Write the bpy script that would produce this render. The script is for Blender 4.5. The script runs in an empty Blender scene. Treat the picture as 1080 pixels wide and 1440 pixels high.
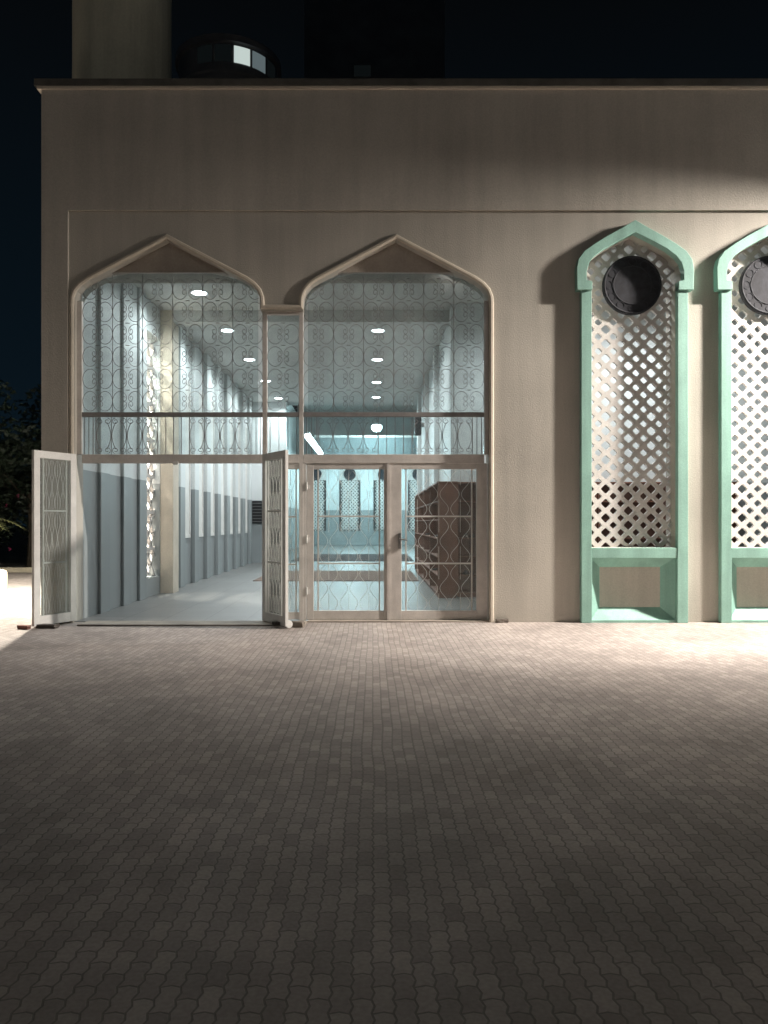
import bpy, bmesh, math, random
from mathutils import Vector, Matrix
from mathutils.geometry import tessellate_polygon
random.seed(7)
S = bpy.context.scene
C = S.collection
R = math.radians

# ------------------------------------------------------------------ camera
cam_d = bpy.data.cameras.new('camera')
cam = bpy.data.objects.new('camera', cam_d); C.objects.link(cam)
cam.location = (0, -11, 1.4); cam.rotation_euler = (R(90), 0, 0)
cam_d.sensor_fit = 'HORIZONTAL'; cam_d.sensor_width = 36; cam_d.lens = 36*1100/1080
cam_d.shift_x = 16/1080; cam_d.shift_y = 15/1080
cam_d.clip_end = 1000
S.camera = cam
# ------------------------------------------------------------------ night sky
W = bpy.data.worlds.new('World'); S.world = W; W.use_nodes = True
nt = W.node_tree; bg = nt.nodes['Background']
tc = nt.nodes.new('ShaderNodeTexCoord'); sp = nt.nodes.new('ShaderNodeSeparateXYZ')
rp = nt.nodes.new('ShaderNodeValToRGB')
nt.links.new(tc.outputs['Generated'], sp.inputs[0]); nt.links.new(sp.outputs['Z'], rp.inputs[0])
rp.color_ramp.elements[0].position = 0.0; rp.color_ramp.elements[0].color = (.0032, .0085, .0140, 1)
rp.color_ramp.elements[1].position = 0.55; rp.color_ramp.elements[1].color = (.0016, .0022, .0028, 1)
nt.links.new(rp.outputs[0], bg.inputs[0]); bg.inputs[1].default_value = 1.0
# ------------------------------------------------------------------ exposure
S.view_settings.view_transform = 'Standard'; S.view_settings.look = 'None'
S.view_settings.exposure = 0.0; S.view_settings.gamma = 1.0
# light strengths, used by the lamp builders below
P_FLOOD = 1120; P_SIDE = 1500; P_FILL = 1560; P_DOWN = 74; P_TUBE = 150; P_HALL = 380

# ------------------------------------------------------------------ materials
def mat(name, col, rough=.7, var=.12, scale=3.0, bump=0.0, bscale=40, metal=0.0, col2=None, fine=.06):
    m = bpy.data.materials.new(name); m.use_nodes = True
    n = m.node_tree.nodes; l = m.node_tree.links; b = n['Principled BSDF']
    b.inputs['Roughness'].default_value = rough; b.inputs['Metallic'].default_value = metal
    t = n.new('ShaderNodeTexCoord')
    z = n.new('ShaderNodeTexNoise'); z.inputs['Scale'].default_value = scale; z.inputs['Detail'].default_value = 6
    l.new(t.outputs['Object'], z.inputs['Vector'])
    r = n.new('ShaderNodeValToRGB'); l.new(z.outputs['Fac'], r.inputs[0])
    c2 = col2 or tuple(c*(1-var*2) for c in col)
    r.color_ramp.elements[0].position = .32; r.color_ramp.elements[0].color = (*c2, 1)
    r.color_ramp.elements[1].position = .68; r.color_ramp.elements[1].color = (*col, 1)
    z2 = n.new('ShaderNodeTexNoise'); z2.inputs['Scale'].default_value = bscale; z2.inputs['Detail'].default_value = 4
    l.new(t.outputs['Object'], z2.inputs['Vector'])
    h = n.new('ShaderNodeMapRange'); h.inputs['To Min'].default_value = 1-fine*3; h.inputs['To Max'].default_value = 1+fine*3
    l.new(z2.outputs['Fac'], h.inputs[0])
    mx = n.new('ShaderNodeVectorMath'); mx.operation = 'SCALE'
    l.new(r.outputs[0], mx.inputs[0]); l.new(h.outputs[0], mx.inputs['Scale'])
    l.new(mx.outputs[0], b.inputs['Base Color'])
    if bump:
        bp = n.new('ShaderNodeBump'); bp.inputs['Strength'].default_value = bump; bp.inputs['Distance'].default_value = .01
        l.new(z2.outputs['Fac'], bp.inputs['Height']); l.new(bp.outputs[0], b.inputs['Normal'])
    return m
def emit(name, col, s):
    m = bpy.data.materials.new(name); m.use_nodes = True
    n = m.node_tree.nodes; l = m.node_tree.links; n.remove(n['Principled BSDF'])
    e = n.new('ShaderNodeEmission'); e.inputs[0].default_value = (*col, 1); e.inputs[1].default_value = s
    l.new(e.outputs[0], n['Material Output'].inputs[0]); return m
def glass_mat(name, tint, refl=.10):
    m = bpy.data.materials.new(name); m.use_nodes = True
    n = m.node_tree.nodes; l = m.node_tree.links; n.remove(n['Principled BSDF'])
    a = n.new('ShaderNodeBsdfTransparent'); a.inputs[0].default_value = (*tint, 1)
    g = n.new('ShaderNodeBsdfGlossy'); g.inputs['Roughness'].default_value = .08
    d = n.new('ShaderNodeBsdfDiffuse'); d.inputs[0].default_value = (.5, .5, .48, 1)
    t = n.new('ShaderNodeTexCoord'); z = n.new('ShaderNodeTexNoise'); z.inputs['Scale'].default_value = 2.5; z.inputs['Detail'].default_value = 8
    l.new(t.outputs['Object'], z.inputs['Vector'])
    mr = n.new('ShaderNodeMapRange'); mr.inputs['From Min'].default_value = .35; mr.inputs['From Max'].default_value = .8
    mr.inputs['To Min'].default_value = .08; mr.inputs['To Max'].default_value = .22  # diffuse share: slight dust plus the lens veil over the hall, put into the glass
    l.new(z.outputs['Fac'], mr.inputs[0])
    lw = n.new('ShaderNodeLayerWeight'); lw.inputs[0].default_value = .25
    m1 = n.new('ShaderNodeMixShader'); m2 = n.new('ShaderNodeMixShader')
    l.new(lw.outputs['Fresnel'], m1.inputs[0]); l.new(a.outputs[0], m1.inputs[1]); l.new(g.outputs[0], m1.inputs[2])
    l.new(mr.outputs[0], m2.inputs[0]); l.new(m1.outputs[0], m2.inputs[1]); l.new(d.outputs[0], m2.inputs[2])
    l.new(m2.outputs[0], n['Material Output'].inputs[0]); return m

M = {}
M['plaster'] = mat('cream_plaster', (.53, .497, .438), .85, .10, .7, .35, 55)
M['trim'] = mat('pale_trim_paint', (.66, .59, .49), .7, .08, 3, .15, 60)
M['coping'] = mat('dirty_coping', (.12, .115, .10), .9, .2, 4, .3, 50)
M['infill'] = mat('brown_infill_panel', (.42, .375, .325), .8, .15, 2, .2, 40)
M['mint'] = mat('mint_green_paint', (.31, .55, .47), .6, .08, 2.5, .15, 60)
M['lattice'] = mat('white_lattice_plaster', (.65, .62, .60), .8, .08, 4, .15, 60)
M['metal'] = mat('cream_painted_metal', (.66, .62, .58), .45, .10, 5, .1, 80)
M['iron'] = mat('cream_painted_iron', (.52, .48, .44), .5, .12, 8)
M['darkiron'] = mat('dull_grey_iron', (.27, .255, .25), .55, .12, 8)
M['whitemetal'] = mat('white_painted_metal', (.74, .73, .70), .45, .07, 5, .1, 80)
M['steel'] = mat('brushed_steel', (.35, .34, .33), .35, .1, 10, metal=.9)
M['glass'] = glass_mat('dusty_veil_glass', (.92, .96, .96))
M['ceiling'] = mat('ceiling_paint', (.62, .62, .60), .85, .05, 1.0, .1, 50)
M['brownwood'] = mat('brown_shelf_wood', (.23, .105, .07), .55, .2, 3, .1, 30)
M['darkwood'] = mat('dark_shelf_wood', (.24, .13, .10), .55, .2, 3, .1, 30)
M['black'] = mat('black_plastic', (.018, .018, .02), .5, .1, 5)
M['lampwhite'] = mat('lamp_housing_white', (.7, .7, .7), .4, .05, 5)
M['lamphousing'] = mat('grey_lamp_housing', (.12, .12, .12), .5, .1, 5)
M['minaret'] = mat('weathered_minaret_plaster', (.66, .65, .52), .9, .14, .7, .2, 30)
M['darkwall'] = mat('dark_render', (.15, .155, .165), .9, .15, .6)
M['bark'] = mat('bark', (.09, .07, .05), .9, .2, 6, .4, 30)
M['leaf'] = mat('leaf_green', (.022, .038, .02), .6, .3, 1.5)
M['leaf2'] = mat('dry_leaf', (.13, .12, .05), .6, .3, 1.5)
M['frond'] = mat('pale_frond', (.32, .34, .14), .5, .2, 3)
M['pink'] = mat('pink_petal', (.5, .05, .16), .6, .15, 6)
M['stone'] = mat('grey_stone', (.22, .19, .16), .9, .2, 9, .5, 40)
M['darkstone'] = mat('dark_stone', (.10, .085, .075), .9, .2, 9, .5, 40)
M['creamstone'] = mat('cream_stone', (.6, .54, .42), .85, .08, 5, .2, 40)
M['sill'] = mat('threshold_concrete', (.40, .35, .30), .85, .16, 3, .3, 50)
M['medal'] = mat('dark_medallion_glass', (.030, .032, .042), .8, .3, 9, .1, 30)
M['medal2'] = mat('slate_medallion_lines', (.034, .036, .046), .8, .2, 10)
M['leather'] = mat('dark_shoe_leather', (.035, .025, .022), .5, .3, 14)
M['downlight'] = emit('downlight_lens', (.86, .96, 1.0), 30)
M['tube'] = emit('tube_lamp_glow', (.72, .95, 1.0), 14)
M['floodlens'] = emit('flood_lens', (1.0, .92, .80), 12)
M['litwin'] = emit('lit_window', (.86, 1.0, .95), .62)
M['halfwin'] = emit('part_lit_window', (.62, .80, .85), .16)
M['dimwin'] = emit('dim_window', (.55, .75, .8), .006)
M['filllens'] = emit('fill_lens', (1.0, .9, .75), 8)

def streaks(m, amount):      # faint vertical rain streaks in the paint itself
    n = m.node_tree.nodes; l = m.node_tree.links; b = n['Principled BSDF']
    src = b.inputs['Base Color'].links[0].from_socket
    t = n.new('ShaderNodeTexCoord'); mp = n.new('ShaderNodeMapping'); mp.inputs['Scale'].default_value = (3.2, 3.2, .22)
    l.new(t.outputs['Object'], mp.inputs['Vector'])
    z = n.new('ShaderNodeTexNoise'); z.inputs['Scale'].default_value = 1.6; z.inputs['Detail'].default_value = 8; z.inputs['Roughness'].default_value = .6
    l.new(mp.outputs[0], z.inputs['Vector'])
    r = n.new('ShaderNodeMapRange'); r.inputs['From Min'].default_value = .35; r.inputs['From Max'].default_value = .6
    r.inputs['To Min'].default_value = 1-amount; r.inputs['To Max'].default_value = 1
    l.new(z.outputs['Fac'], r.inputs[0])
    v = n.new('ShaderNodeVectorMath'); v.operation = 'SCALE'; l.new(src, v.inputs[0]); l.new(r.outputs[0], v.inputs['Scale'])
    l.new(v.outputs[0], b.inputs['Base Color'])
streaks(M['plaster'], .10); streaks(M['mint'], .2); streaks(M['minaret'], .2)

def wall_paint():           # white above, blue-grey dado paint below 2.17 m
    m = mat('two_tone_wall_paint', (.66, .69, .69), .75, .05, .8, .2, 45)
    n = m.node_tree.nodes; l = m.node_tree.links; b = n['Principled BSDF']
    src = b.inputs['Base Color'].links[0].from_socket
    g = n.new('ShaderNodeNewGeometry'); s = n.new('ShaderNodeSeparateXYZ'); l.new(g.outputs['Position'], s.inputs[0])
    z = n.new('ShaderNodeTexNoise'); z.inputs['Scale'].default_value = 1.3; z.inputs['Detail'].default_value = 6
    r = n.new('ShaderNodeValToRGB'); l.new(z.outputs['Fac'], r.inputs[0])
    r.color_ramp.elements[0].position = .3; r.color_ramp.elements[0].color = (.235, .262, .268, 1)
    r.color_ramp.elements[1].position = .7; r.color_ramp.elements[1].color = (.295, .318, .322, 1)
    lt = n.new('ShaderNodeMath'); lt.operation = 'LESS_THAN'; lt.inputs[1].default_value = 2.17
    l.new(s.outputs['Z'], lt.inputs[0])
    mx = n.new('ShaderNodeMix'); mx.data_type = 'RGBA'
    l.new(lt.outputs[0], mx.inputs['Factor']); l.new(src, mx.inputs['A']); l.new(r.outputs[0], mx.inputs['B'])
    l.new(mx.outputs['Result'], b.inputs['Base Color']); b.inputs['Roughness'].default_value = .5
    return m
M['inwall'] = wall_paint()

def paving():
    m = bpy.data.materials.new('interlocking_pavers'); m.use_nodes = True
    n = m.node_tree.nodes; l = m.node_tree.links; b = n['Principled BSDF']
    b.inputs['Roughness'].default_value = .85
    g = n.new('ShaderNodeNewGeometry'); s = n.new('ShaderNodeSeparateXYZ'); l.new(g.outputs['Position'], s.inputs[0])
    def math_(op, a, bb=None, c=None):
        q = n.new('ShaderNodeMath'); q.operation = op
        for i, v in enumerate((a, bb, c)):
            if v is None: continue
            if isinstance(v, (int, float)): q.inputs[i].default_value = v
            else: l.new(v, q.inputs[i])
        return q.outputs[0]
    # zig-zag edges of an interlocking block: both axes wobble as a triangle wave of the other
    tx = math_('MULTIPLY', math_('SUBTRACT', math_('PINGPONG', math_('ADD', s.outputs['Y'], 500.0), .032), .016), .30)
    ty = math_('MULTIPLY', math_('SUBTRACT', math_('PINGPONG', math_('ADD', s.outputs['X'], 500.0), .032), .016), .30)
    x = math_('ADD', s.outputs['X'], tx); y = math_('ADD', s.outputs['Y'], ty)
    nz = n.new('ShaderNodeTexNoise'); nz.inputs['Scale'].default_value = 1.1; nz.inputs['Detail'].default_value = 2
    l.new(g.outputs['Position'], nz.inputs['Vector'])
    x = math_('ADD', x, math_('MULTIPLY', math_('SUBTRACT', nz.outputs['Fac'], .5), .05))
    cb = n.new('ShaderNodeCombineXYZ'); l.new(y, cb.inputs[0]); l.new(x, cb.inputs[1])
    br = n.new('ShaderNodeTexBrick'); l.new(cb.outputs[0], br.inputs['Vector'])
    br.inputs['Scale'].default_value = 1; br.inputs['Brick Width'].default_value = .128; br.inputs['Row Height'].default_value = .064
    br.inputs['Mortar Size'].default_value = .005; br.inputs['Mortar Smooth'].default_value = .6; br.inputs['Bias'].default_value = 0
    br.inputs['Color1'].default_value = (.43, .375, .345, 1); br.inputs['Color2'].default_value = (.315, .275, .253, 1)
    br.inputs['Mortar'].default_value = (.22, .198, .18, 1)
    st = n.new('ShaderNodeTexNoise'); st.inputs['Scale'].default_value = .8; st.inputs['Detail'].default_value = 9; st.inputs['Roughness'].default_value = .65
    l.new(g.outputs['Position'], st.inputs['Vector'])
    mr = n.new('ShaderNodeMapRange'); mr.inputs['From Min'].default_value = .3; mr.inputs['From Max'].default_value = .7
    mr.inputs['To Min'].default_value = .66; mr.inputs['To Max'].default_value = 1.18
    l.new(st.outputs['Fac'], mr.inputs[0])
    fn = n.new('ShaderNodeTexNoise'); fn.inputs['Scale'].default_value = 60; fn.inputs['Detail'].default_value = 5
    l.new(g.outputs['Position'], fn.inputs['Vector'])
    f2 = n.new('ShaderNodeMapRange'); f2.inputs['To Min'].default_value = .7; f2.inputs['To Max'].default_value = 1.3; l.new(fn.outputs['Fac'], f2.inputs[0])
    v = n.new('ShaderNodeVectorMath'); v.operation = 'SCALE'; l.new(br.outputs['Color'], v.inputs[0]); l.new(math_('MULTIPLY', mr.outputs[0], f2.outputs[0]), v.inputs['Scale'])
    l.new(v.outputs[0], b.inputs['Base Color'])
    hh = math_('ADD', math_('MULTIPLY', br.outputs['Fac'], -1.0), math_('MULTIPLY', fn.outputs['Fac'], .25))
    bp = n.new('ShaderNodeBump'); bp.inputs['Strength'].default_value = .45; bp.inputs['Distance'].default_value = .005
    l.new(hh, bp.inputs['Height']); l.new(bp.outputs[0], b.inputs['Normal'])
    return m
M['paving'] = paving()

def tile_mat():
    m = mat('pale_floor_tiles', (.155, .158, .155), .45, .05, 1.5, 0, 30)
    n = m.node_tree.nodes; l = m.node_tree.links; b = n['Principled BSDF']
    src = b.inputs['Base Color'].links[0].from_socket
    t = n.new('ShaderNodeTexCoord'); br = n.new('ShaderNodeTexBrick'); l.new(t.outputs['Object'], br.inputs['Vector'])
    br.offset = 0; br.inputs['Scale'].default_value = 1; br.inputs['Brick Width'].default_value = .6; br.inputs['Row Height'].default_value = .6
    br.inputs['Mortar Size'].default_value = .006
    br.inputs['Color1'].default_value = (1, 1, 1, 1); br.inputs['Color2'].default_value = (.88, .9, .9, 1); br.inputs['Mortar'].default_value = (.45, .45, .45, 1)
    mx = n.new('ShaderNodeMix'); mx.data_type = 'RGBA'; mx.blend_type = 'MULTIPLY'; mx.inputs['Factor'].default_value = 1
    l.new(src, mx.inputs['A']); l.new(br.outputs['Color'], mx.inputs['B']); l.new(mx.outputs['Result'], b.inputs['Base Color'])
    return m
M['tile'] = tile_mat()

def carpet_mat(name, c1, c2, scal):
    m = mat(name, c1, .95, .15, 2, .4, 90)
    n = m.node_tree.nodes; l = m.node_tree.links; b = n['Principled BSDF']
    src = b.inputs['Base Color'].links[0].from_socket
    t = n.new('ShaderNodeTexCoord'); w = n.new('ShaderNodeTexVoronoi'); w.inputs['Scale'].default_value = scal; w.inputs['Randomness'].default_value = .15
    l.new(t.outputs['Object'], w.inputs['Vector'])
    r = n.new('ShaderNodeValToRGB'); l.new(w.outputs['Distance'], r.inputs[0])
    r.color_ramp.interpolation = 'CONSTANT'
    r.color_ramp.elements[0].position = 0; r.color_ramp.elements[0].color = (0, 0, 0, 1)
    r.color_ramp.elements[1].position = .38; r.color_ramp.elements[1].color = (1, 1, 1, 1)
    mx = n.new('ShaderNodeMix'); mx.data_type = 'RGBA'
    l.new(r.outputs[0], mx.inputs['Factor']); l.new(src, mx.inputs['A']); mx.inputs['B'].default_value = (*c2, 1)
    l.new(mx.outputs['Result'], b.inputs['Base Color']); return m
M['carpet1'] = carpet_mat('brown_carpet', (.19, .13, .10), (.15, .10, .08), 2.2)
M['carpet2'] = carpet_mat('patterned_carpet', (.12, .11, .115), (.055, .035, .035), 1.25)

# ------------------------------------------------------------------ mesh helpers
class MB:
    def __init__(s): s.v = []; s.f = []
    def add(s, vs, fs):
        o = len(s.v); s.v += [tuple(v) for v in vs]; s.f += [tuple(i+o for i in f) for f in fs]; return s
    def box(s, x0, x1, y0, y1, z0, z1):
        v = [(x, y, z) for x in (x0, x1) for y in (y0, y1) for z in (z0, z1)]
        return s.add(v, [(0,1,3,2), (4,6,7,5), (0,4,5,1), (2,3,7,6), (0,2,6,4), (1,5,7,3)])
    def prism(s, outline, y0, y1, holes=()):          # outline in (x, z), extruded along y
        loops = [list(outline)] + [list(h) for h in holes]
        flat = [p for lp in loops for p in lp]; n = len(flat)
        tris = tessellate_polygon([[Vector((p[0], p[1], 0)) for p in lp] for lp in loops])
        vs = [(p[0], y0, p[1]) for p in flat] + [(p[0], y1, p[1]) for p in flat]
        fs = [t for t in tris] + [(t[2]+n, t[1]+n, t[0]+n) for t in tris]
        k = 0
        for lp in loops:
            m = len(lp)
            for i in range(m):
                j = (i+1) % m; fs.append((k+i, k+j, k+j+n, k+i+n))
            k += m
        return s.add(vs, fs)
    def tube(s, pts, r, n=5, closed=False, r2=None, flat=1.0):
        pts = [Vector(p) for p in pts]; m = len(pts)
        if m < 2: return s
        vs = []; fs = []; up = Vector((0, 1, 0))
        for i, p in enumerate(pts):
            a = pts[(i-1) % m] if (closed or i > 0) else p
            b = pts[(i+1) % m] if (closed or i < m-1) else p
            t = (b-a)
            if t.length < 1e-9: t = Vector((0, 0, 1))
            t.normalize()
            u = up if abs(t.dot(up)) < .95 else Vector((1, 0, 0))
            e1 = t.cross(u).normalized(); e2 = t.cross(e1).normalized()
            rr = r if r2 is None else r+(r2-r)*i/(m-1)
            for k in range(n):
                an = 2*math.pi*(k+.5)/n
                vs.append(p + e1*math.cos(an)*rr + e2*math.sin(an)*rr*flat)
        for i in range(m if closed else m-1):
            j = (i+1) % m
            for k in range(n):
                q = (k+1) % n; fs.append((i*n+k, i*n+q, j*n+q, j*n+k))
        if not closed:
            fs.append(tuple(range(n))); fs.append(tuple((m-1)*n+k for k in reversed(range(n))))
        return s.add(vs, fs)
    def lathe(s, prof, cx, cy, n=32, a0=0, a1=2*math.pi):   # prof: (r, z)
        full = abs(a1-a0-2*math.pi) < 1e-6; k = n if full else n+1
        vs = []; fs = []
        for (r, z) in prof:
            for i in range(k):
                a = a0+(a1-a0)*i/n; vs.append((cx+r*math.cos(a), cy+r*math.sin(a), z))
        for j in range(len(prof)-1):
            for i in range(n):
                q = (i+1) % k if full else i+1
                fs.append((j*k+i, j*k+q, (j+1)*k+q, (j+1)*k+i))
        return s.add(vs, fs)
    def disc(s, cx, cz, y0, y1, r, n=40):
        return s.prism([(cx+r*math.cos(2*math.pi*i/n), cz+r*math.sin(2*math.pi*i/n)) for i in range(n)], y0, y1)
    def obj(s, name, m, parent=None, smooth=False, bevel=0):
        me = bpy.data.meshes.new(name); me.from_pydata(s.v, [], s.f); me.materials.append(m)
        bm = bmesh.new(); bm.from_mesh(me)
        bmesh.ops.recalc_face_normals(bm, faces=bm.faces); bm.to_mesh(me); bm.free()
        if smooth: me.polygons.foreach_set('use_smooth', [True]*len(me.polygons))
        o = bpy.data.objects.new(name, me); C.objects.link(o)
        if bevel:
            b = o.modifiers.new('bevel', 'BEVEL'); b.width = bevel; b.segments = 2; b.limit_method = 'ANGLE'
        if parent:
            o.parent = parent
            o.matrix_parent_inverse = WORLD.get(parent.name, Matrix()).inverted()
        WORLD[o.name] = Matrix()
        return o
WORLD = {}
def tag(o, label=None, cat=None, group=None, kind=None):
    if label: o['label'] = label
    if cat: o['category'] = cat
    if group: o['group'] = group
    if kind: o['kind'] = kind
    return o
def thing(name, label, cat, loc=(0, 0, 0), group=None):
    o = bpy.data.objects.new(name, None); C.objects.link(o); o.location = loc
    o.empty_display_size = .2
    WORLD[o.name] = Matrix.Translation(loc); return tag(o, label, cat, group)
def part_empty(name, parent):
    o = bpy.data.objects.new(name, None); C.objects.link(o); o.parent = parent
    o.matrix_parent_inverse = WORLD.get(parent.name, Matrix()).inverted(); WORLD[o.name] = Matrix(); return o
def dup(root, delta=(0, 0, 0), label=None, parent=None):
    c = root.copy(); C.objects.link(c); c.location = Vector(root.location)+Vector(delta)
    if parent: c.parent = parent
    if label: c['label'] = label
    for ch in list(root.children):
        dup(ch, (0, 0, 0), None, c)
    return c
def offset_path(pts, d):                       # open 2-D path moved d to its left
    out = []
    for i, p in enumerate(pts):
        p = Vector(p); a = Vector(pts[i-1]) if i else None; b = Vector(pts[i+1]) if i < len(pts)-1 else None
        ns = []
        if a is not None: t = (p-a).normalized(); ns.append(Vector((-t.y, t.x)))
        if b is not None: t = (b-p).normalized(); ns.append(Vector((-t.y, t.x)))
        nn = sum(ns, Vector((0, 0))).normalized(); k = 1/max(.5, nn.dot(ns[0]))
        out.append(tuple(p+nn*d*k))
    return out

# ================================================================== GROUND
tag(MB().add([(-150, -60, 0), (150, -60, 0), (150, 240, 0), (-150, 240, 0)], [(0, 1, 2, 3)]).obj('ground', M['paving']), kind='structure')
tag(MB().box(-4.2, 9, .02, 37.0, -.05, .008).obj('hall_floor', M['tile']), kind='structure')

# ================================================================== MOSQUE
mosque = thing('mosque_building', 'cream plastered mosque with a two arched glazed entrance and green framed lattice windows', 'building', (0, 0, 0))
TH = .35
half = [(1.31, 4.46), (1.305, 4.56), (1.27, 4.655), (1.20, 4.735), (1.10, 4.805), (.95, 4.885), (.60, 5.07), (.30, 5.225)]
def arch(cx): return [(cx-a, b) for a, b in half] + [(cx, 5.385)] + [(cx+a, b) for a, b in reversed(half)]
A1, A2 = -2.89, .33
opening = [(A1-1.31, 0)] + arch(A1) + [(A1+1.31, 4.40), (A2-1.31, 4.40)] + arch(A2) + [(A2+1.31, 0)]
# lattice window openings (relative to the window axis)
hood_in = [(-.60, 4.76), (-.675, 4.775), (-.675, 4.90), (-.64, 5.02), (-.57, 5.11), (-.44, 5.21), (-.24, 5.32), (-.06, 5.41), (0, 5.44)]
hood_in_full = hood_in + [(-a, b) for a, b in reversed(hood_in[:-1])]
hood_out = [(-.81, 4.64), (-.815, 4.95), (-.79, 5.07), (-.71, 5.18), (-.57, 5.28), (-.39, 5.39), (-.19, 5.50), (0, 5.61)]
hood_out_full = hood_out + [(-a, b) for a, b in reversed(hood_out[:-1])]
win_open = [(-.60, 1.05)] + hood_in_full + [(.60, 1.05)]
niche = [(-.595, .035), (-.595, .905), (.595, .905), (.595, .035)]
WX = (3.655, 5.605)
sh = lambda pts, d: [(x+d, z) for x, z in pts]

fw = MB()
XR = 11.0
op2 = [(A1-1.31, 0)] + arch(A1) + [(A1+1.31, 4.40), (A2-1.31, 4.40)] + arch(A2) + [(A2+1.31, 0)]
outer = [(-4.27, 0)] + op2 + [(XR, 0), (XR, 5.78), (-4.27, 5.78)]
holes = []
for wx in WX: holes += [sh(win_open, wx), sh(niche, wx)]
fw.prism(outer, 0, TH, holes)
fw.box(-4.64, -4.27, -.045, TH, 0, 5.78)
fw.box(-4.64, XR, -.045, TH, 5.78, 7.46)
front = fw.obj('front_wall', M['plaster'], mosque)
cp = MB(); cp.box(-4.69, XR+.05, -.085, TH+.05, 7.46, 7.495)
dk = MB(); dk.box(-4.72, XR+.08, -.10, TH+.08, 7.495, 7.59)
cpo = dk.obj('coping', M['coping'], mosque); cp.obj('drip_edge', M['trim'], cpo)

# arch trim: one moulding round the whole double arch
inn = [(-4.20, 0)] + opening[1:-1] + [(opening[-1][0], 0)]
out = offset_path(inn, .062)
t = MB(); n_ = len(inn)
prof = [(0, .02), (0, -.028), (.35, -.04), (.8, -.036), (1, -.012), (1, .02)]
vs = []; fs = []
for i in range(n_):
    for (k, y) in prof:
        vs.append((inn[i][0]+(out[i][0]-inn[i][0])*k+0, y, inn[i][1]+(out[i][1]-inn[i][1])*k))
for i in range(n_-1):
    for j in range(len(prof)-1):
        a = i*len(prof)+j; fs.append((a, a+1, a+len(prof)+1, a+len(prof)))
t.add(vs, fs); t.obj('arch_trim', M['trim'], front)
# recessed infill in each arch head
for cx in (A1, A2):
    hp = [(cx-.80, 4.965)] + [(cx-a, b) for a, b in half[5:]] + [(cx, 5.385)] + [(cx+a, b) for a, b in reversed(half[5:])] + [(cx+.80, 4.965)]
    hp = [(cx-.78, 4.965)] + [(cx+(x-cx)*1.02, z+.02) for x, z in hp[1:-1]] + [(cx+.78, 4.965)]
    MB().prism(hp, .14, .24).obj('arch_infill', M['infill'], front)
MB().box(-4.2, 1.64, .24, TH+.3, 4.965, 5.60).obj('lintel', M['infill'], front)

# other walls
sw = MB()
Y1 = 37.0
sw.box(-4.64, -4.2, TH, 3.55, 0, 7.5); sw.box(-4.64, -4.2, 4.45, Y1, 0, 7.5)
sw.box(-4.64, -4.2, 3.55, 4.45, 0, .35); sw.box(-4.64, -4.2, 3.55, 4.45, 5.0, 7.5)
sw_o = sw.obj('left_wall', M['inwall'], mosque)
jl = MB()                                           # pierced screen in the side window, lit from outside
for k in range(-2, 14):
    for sgn in (-1, 1):
        z0 = .35+k*.4
        a = Vector((-4.33, 3.55, z0)); b = Vector((-4.33, 4.45, z0+.9*sgn+(.9 if sgn < 0 else 0)))
        if sgn < 0: a = Vector((-4.33, 3.55, z0+.9)); b = Vector((-4.33, 4.45, z0))
        pts = [a.lerp(b, i/6) for i in range(7)]
        pts = [p for p in pts if .3 < p.z < 5.05]
        if len(pts) > 1: jl.tube(pts, .04, 4)
for z in (.9, 1.6, 2.3, 3.0, 3.7, 4.4): jl.box(-4.36, -4.30, 3.56, 4.44, z-.03, z+.03)
jl.obj('pierced_screen', M['lattice'], sw_o)
MB().box(4.2+4.8, 9.3, TH, Y1, 0, 7.5).obj('right_wall', M['inwall'], mosque)
MB().box(-4.64, 9.3, Y1, Y1+.3, 0, 8.6).obj('back_wall', M['inwall'], mosque)
MB().box(-4.2, 9, TH, 17.0, 5.60, 5.75).obj('ceiling', M['ceiling'], mosque)
MB().box(-4.2, 9, 17.0, Y1, 8.0, 8.2).obj('hall_ceiling', M['ceiling'], mosque)
MB().box(-4.64, 9.3, 16.85, 17.0, 5.75, 8.2).obj('hall_front_wall', M['inwall'], mosque)
MB().box(-4.64, 9.3, TH, 16.85, 7.2, 7.35).obj('roof', M['coping'], mosque)
MB().box(-3.94, 1.56, 4.47, 4.85, 5.37, 5.60).obj('cross_beam', M['ceiling'], mosque)
MB().box(-4.2, -3.94, 4.46, 4.9, 0, 5.60).obj('pier', M['trim'], mosque, bevel=.01)
# partition: faces the street right of the corridor, then runs back along it
MB().box(1.58, 9, 4.0, 4.2, 0, 5.60).obj('partition_wall', M['inwall'], mosque)
MB().box(1.58, 1.78, 4.2, 17.0, 0, 5.60).obj('corridor_wall', M['inwall'], mosque)
MB().box(-4.2, -3.0, 16.2, 16.4, 0, 5.60).obj('end_wall', M['inwall'], mosque)
MB().box(1.50, 1.58, 4.0, 4.3, 0, 5.6).obj('pier', M['inwall'], mosque, bevel=.01)
for yy in (7.6, 11.0, 14.4):
    MB().box(1.46, 1.58, yy, yy+.3, 2.3, 5.6).obj('pilaster', M['inwall'], mosque, bevel=.01)
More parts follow.
